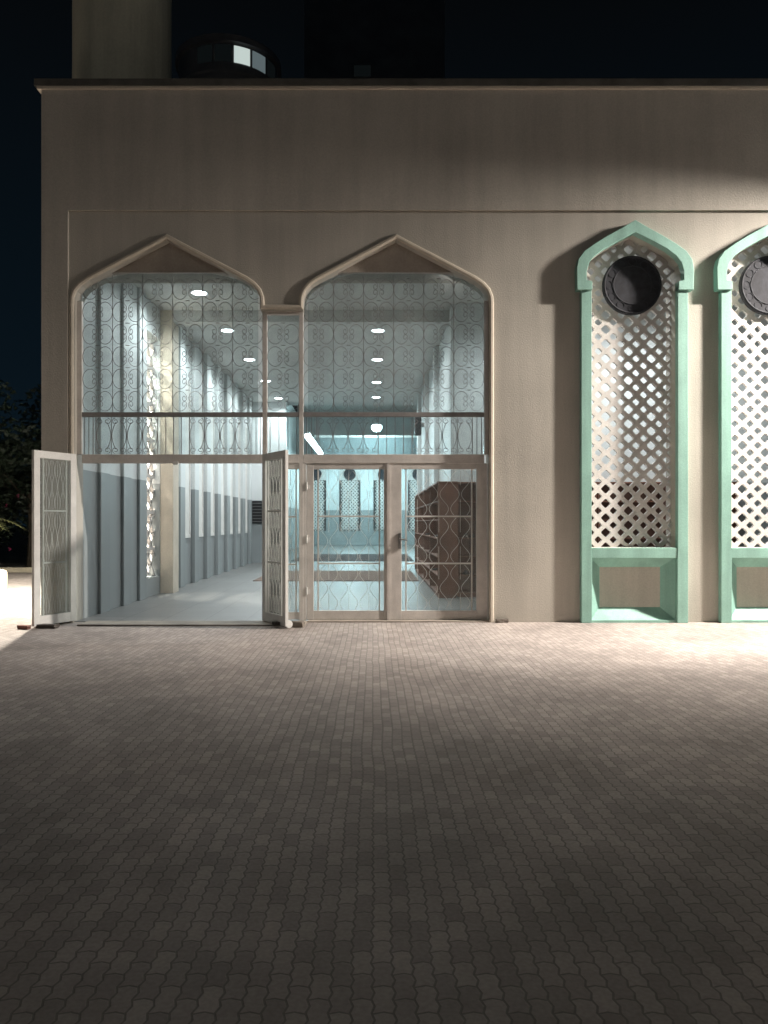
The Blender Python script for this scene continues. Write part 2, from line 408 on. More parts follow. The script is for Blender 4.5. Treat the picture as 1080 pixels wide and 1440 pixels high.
# left wall: pilasters with pale narrow windows between
ys = [.95, 2.05, 2.95] + [5.75+1.35*k for k in range(8)]
for yy in ys:
    MB().box(-4.2, -4.2+(.05 if yy < 5 else .09), yy, yy+.42, 0, 5.60).obj('pilaster', M['inwall'], mosque, bevel=.012)
for k in range(7):
    y0 = 5.75+1.35*k+.58
    f = MB()
    f.box(-4.2, -4.17, y0, y0+.6, 1.06, 1.14); f.box(-4.2, -4.17, y0, y0+.6, 4.52, 4.6)
    f.box(-4.2, -4.17, y0, y0+.07, 1.14, 4.52); f.box(-4.2, -4.17, y0+.53, y0+.6, 1.14, 4.52)
    fo = f.obj('narrow_window', M['whitemetal'], sw_o)
    MB().box(-4.2, -4.185, y0+.07, y0+.53, 1.14, 4.52).obj('pane', M['whitemetal'], fo)
# gallery at the back of the hall
g_ = MB(); g_.box(-3.0, 9, 29.0, 29.25, 4.55, 5.75)
go = g_.obj('gallery_front', mat('grey_teal_gallery_paint', (.22, .27, .28), .8, .1, 1, .2, 40), mosque); MB().box(-3.0, 9, 28.94, 29.31, 5.75, 5.86).obj('gallery_rail', M['whitemetal'], go)
MB().box(-3.0, 9, 29.25, Y1, 4.75, 4.9).obj('gallery_floor', M['ceiling'], mosque)
# far lattice windows
def lattice_mb(w, z0, z1, y, th, px, pz, hs, big=None):
    m = MB(); nx = int(w/px)+2; nz = int((z1-z0)/pz)+2
    for i in range(-nx, nx+1):
        for j in range(0, 2*nz+1):
            cx = i*px/2; cz = z0+j*pz/2
            if (i+j) % 2: continue
            if abs(cx) > w+.001 or cz > z1: continue
            sc = hs*(1.0 if not big else (1.22 if i % big == 0 else .94))
            a, b = px/2, pz/2
            o = [(cx-a, cz), (cx, cz+b), (cx+a, cz), (cx, cz-b)]
            h = []
            for k in range(4):        # blunted corners on the hole
                p = o[k]; q = o[(k+1) % 4]; r_ = o[k-1]
                P = lambda u: (cx+(u[0]-cx)*sc, cz+(u[1]-cz)*sc)
                p_, q_, s_ = P(p), P(q), P(r_)
                h.append((p_[0]+(s_[0]-p_[0])*.16, p_[1]+(s_[1]-p_[1])*.16))
                h.append((p_[0]+(q_[0]-p_[0])*.16, p_[1]+(q_[1]-p_[1])*.16))
            vs = [(p[0], y, p[1]) for p in o]+[(p[0], y, p[1]) for p in h]+[(p[0], y+th, p[1]) for p in o]+[(p[0], y+th, p[1]) for p in h]
            fs = []
            for k in range(4):
                k2 = (k+1) % 4; a1 = 4+2*k; a2 = 4+2*k+1; b1 = 4+(2*k+2) % 8
                fs += [(k, a1, a2), (k, a2, b1, k2), (12+k, 12+a2, 12+a1), (12+k, 12+k2, 12+b1, 12+a2)]
                fs += [(a1, a1+12, a2+12, a2), (a2, a2+12, b1+12, b1)]
            m.add(vs, fs)
    return m
for i, X in enumerate((-3.5, -1.4, .7, 2.8)):
    bk = MB().prism([(X-.65, .9), (X-.65, 4.75), (X+.65, 4.75), (X+.65, .9)], Y1-.03, Y1-.004).obj('back_window', M['black'], mosque)
    lm = lattice_mb(.60, 1.0, 4.05, Y1-.06, .028, .22, .22, .52); lm.v = [(x+X, y, z) for x, y, z in lm.v]
    lm.obj('lattice', M['lattice'], bk)
    d = MB().prism([(X-.65, 4.0), (X-.65, 4.78), (X+.65, 4.78), (X+.65, 4.0)], Y1-.062, Y1-.05); d.obj('lattice_head', M['lattice'], bk)
    MB().disc(X, 4.36, Y1-.12, Y1-.062, .37).obj('medallion', M['medal'], bk)

# ---------------------------------------------------------------- front lattice windows
def lattice_window(wx):
    fr = MB()
    fr.prism(sh([(-.745, 0), (-.745, 4.70), (-.60, 4.70), (-.60, 1.05), (-.595, .905), (-.595, 0)], wx), -.095, 0)
    fr.prism(sh([(.745, 0), (.595, 0), (.595, .905), (.60, 1.05), (.60, 4.70), (.745, 4.70)], wx), -.095, 0)
    fr.box(wx-.597, wx+.597, -.085, 0, .905, 1.05)
    w = fr.obj('lattice_window', M['mint'], mosque, bevel=.006)
    MB().prism(sh(hood_out_full + [(.60, 4.64), (.60, 4.757)] + [(-a, b) for a, b in hood_in[1:]] + list(reversed(hood_in[1:-1])) + [(-.60, 4.757), (-.60, 4.64)], wx), -.125, .004).obj('hood', M['mint'], w, bevel=.006)
    lm = lattice_mb(.78, .95, 5.55, .16, .055, .217, .207, .60, 3); lm.v = [(x+wx, y, z) for x, y, z in lm.v]
    lm.obj('lattice', M['lattice'], w)
    md = MB().disc(wx+.03, 4.77, .09, .16, .415).obj('medallion', M['medal'], w)
    return w, md
w1, md = lattice_window(WX[0])
# medallion ornament: rings and a ring of petals
mo = MB(); cx, cz = WX[0]+.03, 4.77
circ = lambda r, n=48: [(cx+r*math.cos(2*math.pi*i/n), .088, cz+r*math.sin(2*math.pi*i/n)) for i in range(n)]
mo.tube(circ(.395), .012, 5, True); mo.tube(circ(.27), .007, 5, True)
for k in range(12):
    a = k*math.pi/6
    pet = []
    for i in range(13):
        u = i/12*2*math.pi; rr = .33+.05*math.cos(u); aa = a+.17*math.sin(u)
        pet.append((cx+rr*math.cos(aa), .088, cz+rr*math.sin(aa)))
    mo.tube(pet[:-1], .005, 4, True)
# (sub-part level is full: the ornament is joined into the medallion mesh with its own material)
me = md.data; o_ = mo.obj('tmp', M['medal2'])
bm = bmesh.new(); bm.from_mesh(me); nf = len(bm.faces); bm.from_mesh(o_.data); bm.faces.ensure_lookup_table()
for f in bm.faces[nf:]: f.material_index = 1
bm.to_mesh(me); bm.free(); me.materials.append(M['medal2']); bpy.data.objects.remove(o_)
# splayed niche under the lattice
nb = MB(); a = [(-.593, .035), (-.593, .903), (.593, .903), (.593, .035)]; b = [(-.43, .20), (-.43, .77), (.43, .77), (.43, .20)]
nb.add([(x+WX[0], -.02, z) for x, z in a]+[(x+WX[0], .12, z) for x, z in b], [(0, 1, 5, 4), (1, 2, 6, 5), (2, 3, 7, 6), (3, 0, 4, 7)])
nb.obj('niche', M['mint'], w1)
nb2 = MB().prism(sh(b, WX[0]), .12, .30); nb2.obj('niche_panel', M['plaster'], w1)
MB().box(WX[0]-.593, WX[0]+.593, -.06, .0, 0, .035).obj('sill', M['mint'], w1)
w2 = dup(w1, (WX[1]-WX[0], 0, 0), None, mosque)
tag(w1, 'green framed lattice window nearer the entrance'); tag(w2, 'green framed lattice window at the right edge, brightly lit')

# ---------------------------------------------------------------- entrance screen
YS = .14
screen = part_empty('entrance_screen', mosque)
for x0, x1, z0, z1 in ((-4.20, -4.13, 2.37, 4.55), (-1.565, -1.50, 0, 4.40), (-1.045, -.985, 0, 4.40), (1.585, 1.64, 2.37, 4.55)):
    MB().box(x0, x1, YS-.035, YS+.035, z0, z1).obj('post', M['metal'], screen, bevel=.004)
MB().box(-1.50, -1.045, YS-.03, YS+.03, 4.36, 4.40).obj('rail', M['metal'], screen)
for x0, x1 in ((-4.13, -1.565), (-1.50, -1.045), (-.985, 1.585)):
    MB().box(x0, x1, YS-.032, YS+.032, 2.905, 2.97).obj('rail', M['darkiron'], screen, bevel=.004)
    MB().box(x0, x1, YS-.036, YS+.036, 2.245, 2.37).obj('rail', M['metal'], screen, bevel=.004)

def in_arch(x, z):
    for cx in (A1, A2):
        dx = abs(x-cx)
        if dx < 1.29:
            prof = half + [(0, 5.385)]; top = 4.46
            for (a1, b1), (a2, b2) in zip(prof[:-1], prof[1:]):
                if a2 <= dx <= a1: top = b1+(b2-b1)*(a1-dx)/max(1e-6, a1-a2)
            if dx <= 1.31 and z < min(top, 4.97)-.015: return True
    return -1.6 < x < -.95 and z < 4.37
def scroll(m, cx, cz, s, w, h, r):                      # a C whose two ends curl inwards; s = side it bulges to
    pts = []
    N = 30
    for i in range(-N, N+1):
        u = i/N; au = abs(u); sg = 1 if u > 0 else -1
        if au < .5:
            a = au/.5*R(150); x = math.cos(a); z = math.sin(a)*sg
        else:
            v = (au-.5)/.5; a = R(150)+v*R(400); rad = .36*(1-.62*v)
            # small spiral that continues the big arc
            ox = math.cos(R(150))*(1-.36); oz = math.sin(R(150))*(1-.36)
            x = ox+math.cos(a)*rad; z = (oz+math.sin(a)*rad)*sg
        pts.append((cx+s*x*w, YS, cz+z*h))
    run = []
    for p in pts:
        if in_arch(p[0], p[2]): run.append(p)
        else:
            if len(run) > 2: m.tube(run, r, 4)
            run = []
    if len(run) > 2: m.tube(run, r, 4)
def grille(x0, x1, ztop, n):
    m = MB(); cw = (x1-x0)/n; z0 = 2.97; rows = 6; rh = .318
    for i in range(n+1):
        x = x0+i*cw
        zz = [z for z in [2.97+.05*k for k in range(45)] if z < ztop and in_arch(x, z)]
        if len(zz) > 1 and 0 < i < n: m.tube([(x, YS, zz[0]), (x, YS, zz[-1])], .0055, 4)
    for i in range(n):
        for j in range(rows+1):
            cz = z0+rh*(j+.5)
            if cz > ztop: continue
            cxm = x0+cw*(i+.5)
            for s in (-1, 1): scroll(m, cxm+s*cw*.25, cz, s, cw*.245, rh*.44, .0044)
            x_ = [x0+cw*i, x0+cw*(i+1)]
            if in_arch(x_[0]+.02, z0+rh*(j+1)) and in_arch(x_[1]-.02, z0+rh*(j+1)):
                m.tube([(cxm-.03, YS, z0+rh*(j+1)), (cxm+.03, YS, z0+rh*(j+1))], .0055, 4)
    return m
for cx, a in ((A1, 1.255), (A2, 1.255)):
    pp = [(cx-a, 2.38)] + [(cx+max(-a, min(a, x)), min(z, 4.96)) for x, z in [(-p, q) for p, q in half] + [(p, q) for p, q in reversed(half)]] + [(cx+a, 2.38)]
    pp = [p for i, p in enumerate(pp) if i == 0 or (Vector(p)-Vector(pp[i-1])).length > 1e-4]
    MB().prism(pp, YS+.040, YS+.045).obj('pane', M['glass'], screen)
MB().prism([(-1.50, 2.38), (-1.50, 4.36), (-1.045, 4.36), (-1.045, 2.38)], YS+.040, YS+.045).obj('pane', M['glass'], screen)
grille(-4.13, -1.565, 4.97, 6).obj('scroll_grille', M['darkiron'], screen)
grille(-1.50, -1.045, 4.37, 1).obj('scroll_grille', M['darkiron'], screen)
grille(-.985, 1.585, 4.97, 6).obj('scroll_grille', M['darkiron'], screen)
def lyre(m, x0, x1, n, r=.0055):
    cw = (x1-x0)/n; z0, z1 = 2.37, 2.905; H = z1-z0
    for i in range(n+1): m.tube([(x0+i*cw, YS, z0), (x0+i*cw, YS, z1)], r, 4)
    for i in range(n):
        cx = x0+(i+.5)*cw
        for s in (-1, 1):
            m.tube([(cx+s*cw*.46*math.sin(math.pi*(.12+.76*k/18))**.8, YS, z0+H*(.14+.72*k/18)) for k in range(19)], r, 4)
            for q in (-1, 1):
                sp = []
                for k in range(16):
                    a = R(90)*1+k/15*R(420); rad = cw*.23*(1-.65*k/15)
                    sp.append((cx+s*(cw*.24-math.cos(a)*rad), YS, (z0+z1)/2+q*(H*.5-.06)+q*math.sin(a)*rad*.9))
                m.tube(sp, r*.9, 4)
def band(x0, x1, spec):
    m = MB()
    for k, a, b, n in spec:
        if k == 'l': lyre(m, a, b, n)
        else:
            for i in range(n): 
                x = a+(b-a)*i/max(1, n-1); m.tube([(x, YS, 2.37), (x, YS, 2.905)], .007, 4)
    return m
band(0, 0, [('b', -4.10, -3.98, 3), ('l', -3.94, -3.06, 4), ('b', -3.06, -2.61, 5), ('l', -2.61, -1.74, 4), ('b', -1.72, -1.60, 3)]).obj('scroll_band', M['darkiron'], screen)
band(0, 0, [('b', -1.46, -1.08, 4)]).obj('scroll_band', M['darkiron'], screen)
band(0, 0, [('b', -.94, -.80, 3), ('l', -.78, .08, 4), ('b', .08, .56, 5), ('l', .56, 1.42, 4), ('b', 1.42, 1.55, 3)]).obj('scroll_band', M['darkiron'], screen)

# ironwork of a door leaf in local (x, z): three panels of lyre columns
def leaf_iron(x0, x1, z0, z1, y, cols, r=.0036):
    m = MB(); H = (z1-z0)/3; cw = (x1-x0)/cols
    for k in (1, 2): m.box(x0, x1, y-.010, y+.010, z0+k*H-.011, z0+k*H+.011)
    for p in range(3):
        b = z0+p*H
        for i in range(cols):
            cx = x0+(i+.5)*cw
            for s in (-1, 1):
                m.tube([(cx+s*cw*(.25+.20*math.sin(2*math.pi*q/20*1.5+.3)), y, b+.02+(H-.04)*q/20) for q in range(21)], r, 4)
            m.tube([(cx, y, b+.01), (cx, y, b+H*.36)], r, 4); m.tube([(cx, y, b+H*.66), (cx, y, b+H-.01)], r, 4)
    return m
def door_leaf(x0, x1, z0, z1, y, st, sb, m_frame, cols=3, th=.05, parent=None, name='door_leaf', top=.13, bot=.13):
    f = MB()
    f.box(x0, x0+st, y-th/2, y+th/2, z0, z1); f.box(x1-sb, x1, y-th/2, y+th/2, z0, z1)
    f.box(x0+st, x1-sb, y-th/2+.002, y+th/2-.002, z1-top, z1); f.box(x0+st, x1-sb, y-th/2+.002, y+th/2-.002, z0, z0+bot)
    o = f.obj(name, m_frame, parent, bevel=.004)
    bd = MB(); w = .018
    bd.box(x0+st+.055, x0+st+.055+w, y-.012, y+.012, z0+bot, z1-top); bd.box(x1-sb-.055-w, x1-sb-.055, y-.012, y+.012, z0+bot, z1-top)
    bd.obj('grille_frame', m_frame, o)
    leaf_iron(x0+st+.055+w, x1-sb-.055-w, z0+bot, z1-top, y, cols).obj('ironwork', M['whitemetal'], o)
    MB().box(x0+st-.005, x1-sb+.005, y+.016, y+.021, z0+bot-.005, z1-top+.005).obj('pane', M['glass'], o)
    return o
dm = M['metal']
l1 = door_leaf(-.94, .23, .02, 2.245, YS, .10, .07, dm, 3, parent=mosque, top=.085)
l2 = door_leaf(.24, 1.63, .02, 2.245, YS, .17, .155, dm, 3, parent=mosque, top=.085)
# meeting bead, handle and hinges
MB().box(.205, .245, YS-.045, YS-.027, .02, 2.24).obj('meeting_bead', dm, l1)
hd = MB(); hd.box(.365, .405, YS-.05, YS-.027, 1.03, 1.25)
hd.tube([(.385, YS-.04, 1.17), (.385, YS-.085, 1.17), (.40, YS-.095, 1.168), (.50, YS-.095, 1.15)], .011, 8)
hd.obj('handle', M['steel'], l2, bevel=.003)
for z in (1.92, 1.17, .43):
    h = MB(); h.tube([(-.935, YS-.035, z-.055), (-.935, YS-.035, z+.055)], .012, 8); h.box(-.93, -.89, YS-.032, YS-.026, z-.04, z+.02)
    h.obj('hinge', M['whitemetal'], l1)
sp_ = MB(); sp_.box(-.985, -.945, YS-.03, YS+.03, .0, 2.245)
sp_.obj('door_post', dm, mosque, bevel=.003)
# fixed side light behind the open leaf
door_leaf(-1.50, -.985, .02, 2.245, YS, .04, .04, dm, 2, parent=mosque, name='side_light', top=.085, bot=.11)

# open leaves: built flat at x 0..w then swung
def open_leaf(hx, ang, w):
    o = door_leaf(0, w, .03, 2.36, 0, .10, .10, M['whitemetal'], 4, th=.045, parent=None, top=.10, bot=.13)
    o.parent = mosque; o.location = (hx, -.03, 0); o.rotation_euler = (0, 0, ang)
    return o
dl = open_leaf(-4.17, math.atan2(-.655, -.31), .725)
dr = open_leaf(-1.53, math.atan2(-.665, .40), .776)
tag(dl, 'open white door leaf swung out at the left jamb'); tag(dr, 'open white door leaf swung out at the middle post')
tag(l1, 'closed door leaf with three white hinges'); tag(l2, 'closed door leaf with the lever handle')
ca = MB(); ca.tube([(.71, .05, .055), (.745, .05, .055)], .05, 18); ca.tube([(.727, .03, .055), (.727, .03, .16)], .012, 8); ca.obj('caster', M['whitemetal'], dr)
MB().box(.02, .05, -.06, -.022, 2.20, 2.33).obj('latch', M['steel'], dl)
# threshold slab
MB().box(-4.0, -.92, -.42, .0, 0, .022).obj('threshold', M['sill'], mosque, bevel=.004)
MB().box(-.92, 1.64, -.02, .2, 0, .018).obj('threshold', M['sill'], mosque, bevel=.004)

# ================================================================== MINARET
mn = thing('minaret', 'round cream minaret rising behind the left end of the flat roof', 'minaret', (-3.88, 1.15, 7.35))
MB().lathe([(0, 7.35), (.75, 7.35), (.735, 8.4), (.735, 22), (0, 22)], -3.88, 1.15, 48).obj('shaft', M['minaret'], mn, smooth=False)
for z in (11.5, 15.5): MB().lathe([(.735, z), (.78, z), (.78, z+.14), (.735, z+.14)], -3.88, 1.15, 48).obj('ring', M['minaret'], mn)

# ================================================================== LAMPS
def flood(name, label, x, y, z, aim, wall_pt, power, spread, col, cutoff_visor):
    t = thing(name, label, 'floodlight', (x, y, z), 'floodlights on wall brackets')
    A = Vector(aim).normalized(); rot = A.to_track_quat('-Z', 'Y').to_matrix().to_4x4(); rot.translation = Vector((x, y, z))
    h = MB(); h.box(-.11, .11, -.38, .38, 0.0, .09); h.v = [tuple(rot @ Vector(v)) for v in h.v]
    h.obj('housing', M['lamphousing'], t, bevel=.01)
    x0, x1, y0, y1, z0, z1 = cutoff_visor; MB().box(x0, x1, y0, y1, z0, z1).obj('cutoff_visor', M['black'], t)  # unseen plate added to cut off the flood's light across the ground
    lens = MB(); lens.box(-.08, .08, -.35, .35, -.005, -.001); lens.v = [tuple(rot @ Vector(v)) for v in lens.v]
    lens.obj('lens', M['floodlens'], t)
    back = rot @ Vector((0, 0, .09))
    MB().tube([back, back+Vector((0, 0, .12)), Vector(wall_pt)], .02, 8).obj('bracket', M['steel'], t)
    ld = bpy.data.lights.new('flood_light', 'AREA'); ld.shape = 'RECTANGLE'; ld.size = .16; ld.size_y = .70
    ld.energy = power; ld.color = col; ld.spread = R(spread)
    lo = bpy.data.objects.new('flood_light', ld); C.objects.link(lo); lo.parent = t
    m2 = rot.copy(); m2.translation = (rot @ Vector((0, 0, -.02)))-Vector((x, y, z)); lo.matrix_local = m2
    return t
flood('floodlight', 'grey floodlight bracketed high on the front wall beyond the second green window', 8.52, -1.5, 6.6, (-.60, -.17, -.78), (8.52, 0, 6.8), P_FLOOD, 112, (1.0, .91, .82), (7.2, 9.3, -1.675, -1.66, 6.14, 6.8))
flood('floodlight', 'grey floodlight bracketed on the left side wall over the courtyard', -5.65, 4.4, 5.6, (-.05, -.25, -1.0), (-4.64, 4.4, 5.8), P_SIDE, 150, (1.0, .93, .80), (-6.02, -6.0, 4.0, 4.8, 5.5, 5.8))

# unseen fill lamp added behind the photographer for even light on the yard
sl = thing('fill_lamp', 'added fill lamp shaped as a tall grey street lamp, unseen behind the camera', 'fill lamp', (5.0, -27.5, 0))
MB().tube([(5, -27.5, 0), (5, -27.5, 13.1), (4.8, -27.2, 13.9), (4.2, -26.4, 14.2)], .09, 10, r2=.05).obj('pole', M['steel'], sl)
MB().box(3.7, 4.3, -26.6, -26.2, 14.16, 14.30).obj('head', M['lamphousing'], sl, bevel=.02)
MB().box(3.76, 4.24, -26.55, -26.25, 14.145, 14.158).obj('lens', M['filllens'], sl)
ld = bpy.data.lights.new('fill_light', 'POINT'); ld.energy = P_FILL; ld.color = (1.0, .93, .84); ld.shadow_soft_size = .25
lo = bpy.data.objects.new('fill_light', ld); C.objects.link(lo); lo.parent = sl; lo.location = (-1.0, 1.1, 14.0)

# downlights
def downlight(x, y, z, label, power=P_DOWN, r=.13):
    t = thing('downlight', label, 'ceiling light', (x, y, z), 'round downlights in the ceiling')
    MB().lathe([(r, z-.001), (r+.035, z-.012), (r+.035, z-.0005)], x, y, 24).obj('rim', M['lampwhite'], t)
    MB().lathe([(0.0, z-.02), (r*.7, z-.018), (r, z-.004)], x, y, 24).obj('lens', M['downlight'], t)
    ld = bpy.data.lights.new('downlight_beam', 'SPOT'); ld.energy = power*4; ld.color = (.94, .99, 1.0); ld.spot_size = R(165); ld.spot_blend = .6; ld.shadow_soft_size = .10
    lo = bpy.data.objects.new('downlight_beam', ld); C.objects.link(lo); lo.parent = t; lo.location = (0, 0, -.05)
    return t
ords = ['nearest', 'second', 'third', 'fourth', 'farthest']
for i, y in enumerate((3.3, 6.1, 9.15, 12.2, 15.4)):
    downlight(-3.17, y, 5.6, '%s downlight of the left ceiling row seen through the left arch' % ords[i])
for i, y in enumerate((6.1, 9.15, 12.4, 15.2)):
    downlight(.12, y, 5.6, '%s downlight of the right ceiling row seen through the right arch' % (ords[i] if i < 3 else 'farthest'))
downlight(5.2, 2.2, 5.6, 'downlight behind the second green lattice window', 95)
downlight(3.2, 2.1, 5.6, 'downlight glinting through the first green lattice window beside its medallion', 95)
downlight(.2, 21.5, 8.0, 'small far downlight above the starry white lamp', 40)
# tube lamps along the far hall's left side, and the strong lamp under the gallery
tubes = ['nearest', 'middle', 'farthest']
for i in range(3):
    y = 20.3+i*2.75
    t = thing('tube_lamp', '%s glaring white tube lamp of the slanting row in the far hall' % tubes[i], 'tube lamp', (-2.6, y, 4.88), 'tube lamps in the far hall')
    MB().box(-2.66, -2.54, y, y+2.3, 4.97, 5.05).obj('housing', M['lampwhite'], t)
    MB().tube([(-2.6, y+.04, 4.87), (-2.6, y+2.26, 4.87)], .13, 10).obj('tube', M['tube'], t)
    MB().tube([(-2.6, y+1.15, 5.05), (-2.6, y+1.15, 8.0)], .012, 6).obj('hanger', M['steel'], t)
    ld = bpy.data.lights.new('tube_light', 'POINT'); ld.energy = P_TUBE; ld.color = (.62, .93, 1.0); ld.shadow_soft_size = .3
    lo = bpy.data.objects.new('tube_light', ld); C.objects.link(lo); lo.parent = t; lo.location = (.15, 1.15, -.12)
for X, side in ((-1.2, 'left'), (1.9, 'right')):  # added lamps, hidden by the gallery front, to brighten the back wall
    t = thing('tube_lamp', 'added white tube lamp hidden under the gallery on its %s half' % side, 'tube lamp', (X, 32.5, 4.7), 'tube lamps in the far hall')
    MB().box(X-.6, X+.6, 32.46, 32.54, 4.69, 4.749).obj('housing', M['lampwhite'], t)
    MB().tube([(X-.58, 32.5, 4.66), (X+.58, 32.5, 4.66)], .025, 10).obj('tube', M['tube'], t)
    ld = bpy.data.lights.new('tube_light', 'POINT'); ld.energy = 700; ld.color = (.66, .94, 1.0); ld.shadow_soft_size = .3
    lo = bpy.data.objects.new('tube_light', ld); C.objects.link(lo); lo.parent = t; lo.location = (0, 0, -.4)
hl = thing('hall_lamp', 'strong white lamp hanging before the gallery at the end of the corridor', 'lamp', (.2, 27.5, 6.05))
MB().lathe([(0, 6.35), (.12, 6.33), (.2, 6.22), (.22, 6.2)], .2, 27.5, 24).obj('shade', M['lampwhite'], hl)
MB().lathe([(0, 5.86), (.16, 5.9), (.26, 6.02), (.26, 6.17), (.2, 6.2), (0, 6.21)], .2, 27.5, 24).obj('bulb', M['tube'], hl)
MB().tube([(.2, 27.5, 6.33), (.2, 27.5, 8.0)], .012, 6).obj('cord', M['steel'], hl)
ld = bpy.data.lights.new('hall_light', 'POINT'); ld.energy = P_HALL; ld.color = (.68, .95, 1.0); ld.shadow_soft_size = .25
lo = bpy.data.objects.new('hall_light', ld); C.objects.link(lo); lo.parent = hl; lo.location = (0, -.05, -.35)

# ================================================================== SHOE RACKS
def rack(x0, x1, y0, y1, label, face):
    t = thing('shoe_rack', label, 'shoe rack', ((x0+x1)/2, (y0+y1)/2, 0), 'tall brown shoe racks')
    H = 2.16; q = .028
    for u in (0, 1):
        c = MB()
        if face == '-y': c.box(*((x0, x0+q), (x1-q, x1))[u], y0, y1, .06, H-q)
        else: c.box(x0, x1, *((y0, y0+q), (y1-q, y1))[u], .06, H-q)
        c.obj('side_panel', M['brownwood'], t)
    MB().box(x0-.01, x1+.01, y0-.01, y1+.01, H-q, H).obj('top', M['brownwood'], t)
    MB().box(x0+.02, x1-.02, y0+.02, y1-.02, 0, .06).obj('plinth', M['darkwood'], t)
    if face == '-y': MB().box(x0+q, x1-q, y1-.012, y1, .06, H-q).obj('back', M['darkwood'], t)
    else: MB().box(x1-.012, x1, y0+q, y1-q, .06, H-q).obj('back', M['darkwood'], t)
    for k in range(6):
        z = .06+k*.345
        if face == '-y': MB().box(x0+q, x1-q, y0+.005, y1-.012, z, z+.022).obj('shelf', M['brownwood'], t)
        else: MB().box(x0+.005, x1-.012, y0+q, y1-q, z, z+.022).obj('shelf', M['brownwood'], t)
    return t
rn = ['nearest', 'second', 'third', 'farthest']
for i in range(4):
    rack(1.20, 1.56, 3.42+i*1.97, 3.42+i*1.97+1.95, '%s brown shoe rack of the row along the right corridor wall' % rn[i], '-x')
fl = ['brown shoe rack just inside the right door, shelves facing out', 'brown shoe rack standing behind the wall right of the entrance', 'brown shoe rack seen through the left green lattice window', 'brown shoe rack seen through the right green lattice window']
for i in range(4):
    rack(1.57+i*1.32, 1.57+i*1.32+1.30, 3.6, 3.98, fl[i], '-y')
sm = MB()
sect = [(-.13, .03, .035), (-.10, .04, .075), (-.05, .038, .08), (0, .036, .06), (.06, .045, .045), (.11, .042, .035), (.14, .02, .02)]
vs = []; fs = []
for (x, w, h) in sect:
    for (a, b) in ((-1, 0), (-1, .55), (-.5, 1), (.5, 1), (1, .55), (1, 0)): vs.append((a*w, x, b*h))
for i in range(len(sect)-1):
    for k in range(6): fs.append((i*6+k, i*6+(k+1) % 6, (i+1)*6+(k+1) % 6, (i+1)*6+k))
fs += [tuple(range(6)), tuple(range(41, 35, -1))]
sm.add(vs, fs); s0 = sm.obj('shoe', M['leather'], None, smooth=True)
tag(s0, 'dark shoe lying on a shelf of the brown racks', 'shoe', 'shoes on the brown racks')
spots = [(1.75, 3.75, 3), (1.87, 3.76, 3), (1.75, 3.76, 1), (1.86, 3.75, 1), (2.05, 3.75, 4), (2.16, 3.76, 4), (2.3, 3.75, 2), (2.42, 3.75, 2), (2.0, 3.75, 0), (2.11, 3.75, 0),
         (1.36, 3.7, 2), (1.36, 3.85, 2), (1.36, 4.4, 3), (1.36, 4.52, 3), (1.36, 5.0, 1), (1.36, 6.0, 2), (1.36, 7.2, 3)]
for i, (x, y, k) in enumerate(spots):
    o = s0 if i == 0 else s0.copy()
    if i: C.objects.link(o)
    o.location = (x, y, .06+k*.345+.022); o.rotation_euler = (0, 0, 0 if x > 1.5 else R(90)+random.uniform(-.2, .2))

# ================================================================== OTHER THINGS INDOORS
tag(MB().box(-2.85, 1.1, 7.6, 11.5, .008, .022).obj('carpet', M['carpet1']), 'plain brown carpet strip laid across the corridor floor', 'carpet', 'carpets in the hall')
tag(MB().box(-2.95, 1.5, 17.2, 23.5, .008, .022).obj('carpet', M['carpet2']), 'dark scallop patterned carpet lying deeper in the hall', 'carpet', 'carpets in the hall')
lv = thing('louvre_vent', 'dark slatted vent on the end wall seen through the open left doorway', 'vent', (-3.9, 16.2, 1.4))
MB().box(-4.18, -3.55, 16.15, 16.199, 1.38, 2.16).obj('backing', M['black'], lv)
v_ = MB()
for k in range(7): v_.box(-4.17, -3.56, 16.10, 16.15, 1.42+k*.105, 1.45+k*.105)
v_.obj('slats', M['lamphousing'], lv)
spk = thing('wall_speaker', 'black loudspeaker mounted on the right corridor wall above the racks', 'speaker', (1.45, 13.0, 4.2))
MB().box(1.3, 1.5, 13.0, 13.3, 4.1, 4.75).obj('cabinet', M['black'], spk, bevel=.02); MB().box(1.50, 1.58, 13.1, 13.2, 4.35, 4.45).obj('bracket', M['steel'], spk)

# ================================================================== STONES AT THE DOORS
def stone(loc, sz, label, m, seed, cat='stone'):
    rd = random.Random(seed); bm = bmesh.new()
    bmesh.ops.create_cube(bm, size=1); bmesh.ops.subdivide_edges(bm, edges=bm.edges, cuts=2, use_grid_fill=True)
    for v in bm.verts:
        v.co *= 1-.10*(v.co.length-.5); v.co += Vector([rd.uniform(-.05, .05) for _ in range(3)])
        v.co = Vector((v.co.x*sz[0], v.co.y*sz[1], (v.co.z+.5)*sz[2]))
    zmin = min(v.co.z for v in bm.verts)
    for v in bm.verts: v.co.z -= zmin
    me = bpy.data.meshes.new('door_stone'); bm.to_mesh(me); bm.free(); me.materials.append(m)
    o = bpy.data.objects.new('door_stone', me); C.objects.link(o); o.location = loc; o.rotation_euler = (0, 0, rd.uniform(-.4, .4))
    return tag(o, label, cat, 'loose stones by the doors')
stone((-1.02, -.52, 0), (.20, .12, .075), 'grey loose stone wedging the open leaf at the middle post', M['stone'], 3)
stone((-1.22, -.50, .022), (.24, .10, .05), 'flat dark stone under the open middle door leaf', M['darkstone'], 4)
stone((-4.32, -.62, 0), (.28, .12, .05), 'flat dark stone under the far left open door leaf', M['darkstone'], 5)
stone((-4.58, -.72, 0), (.16, .08, .05), 'small reddish brick end left of the open door leaf', mat('red_brick', (.22, .10, .08), .9, .2, 9, .4, 40), 6, 'brick')
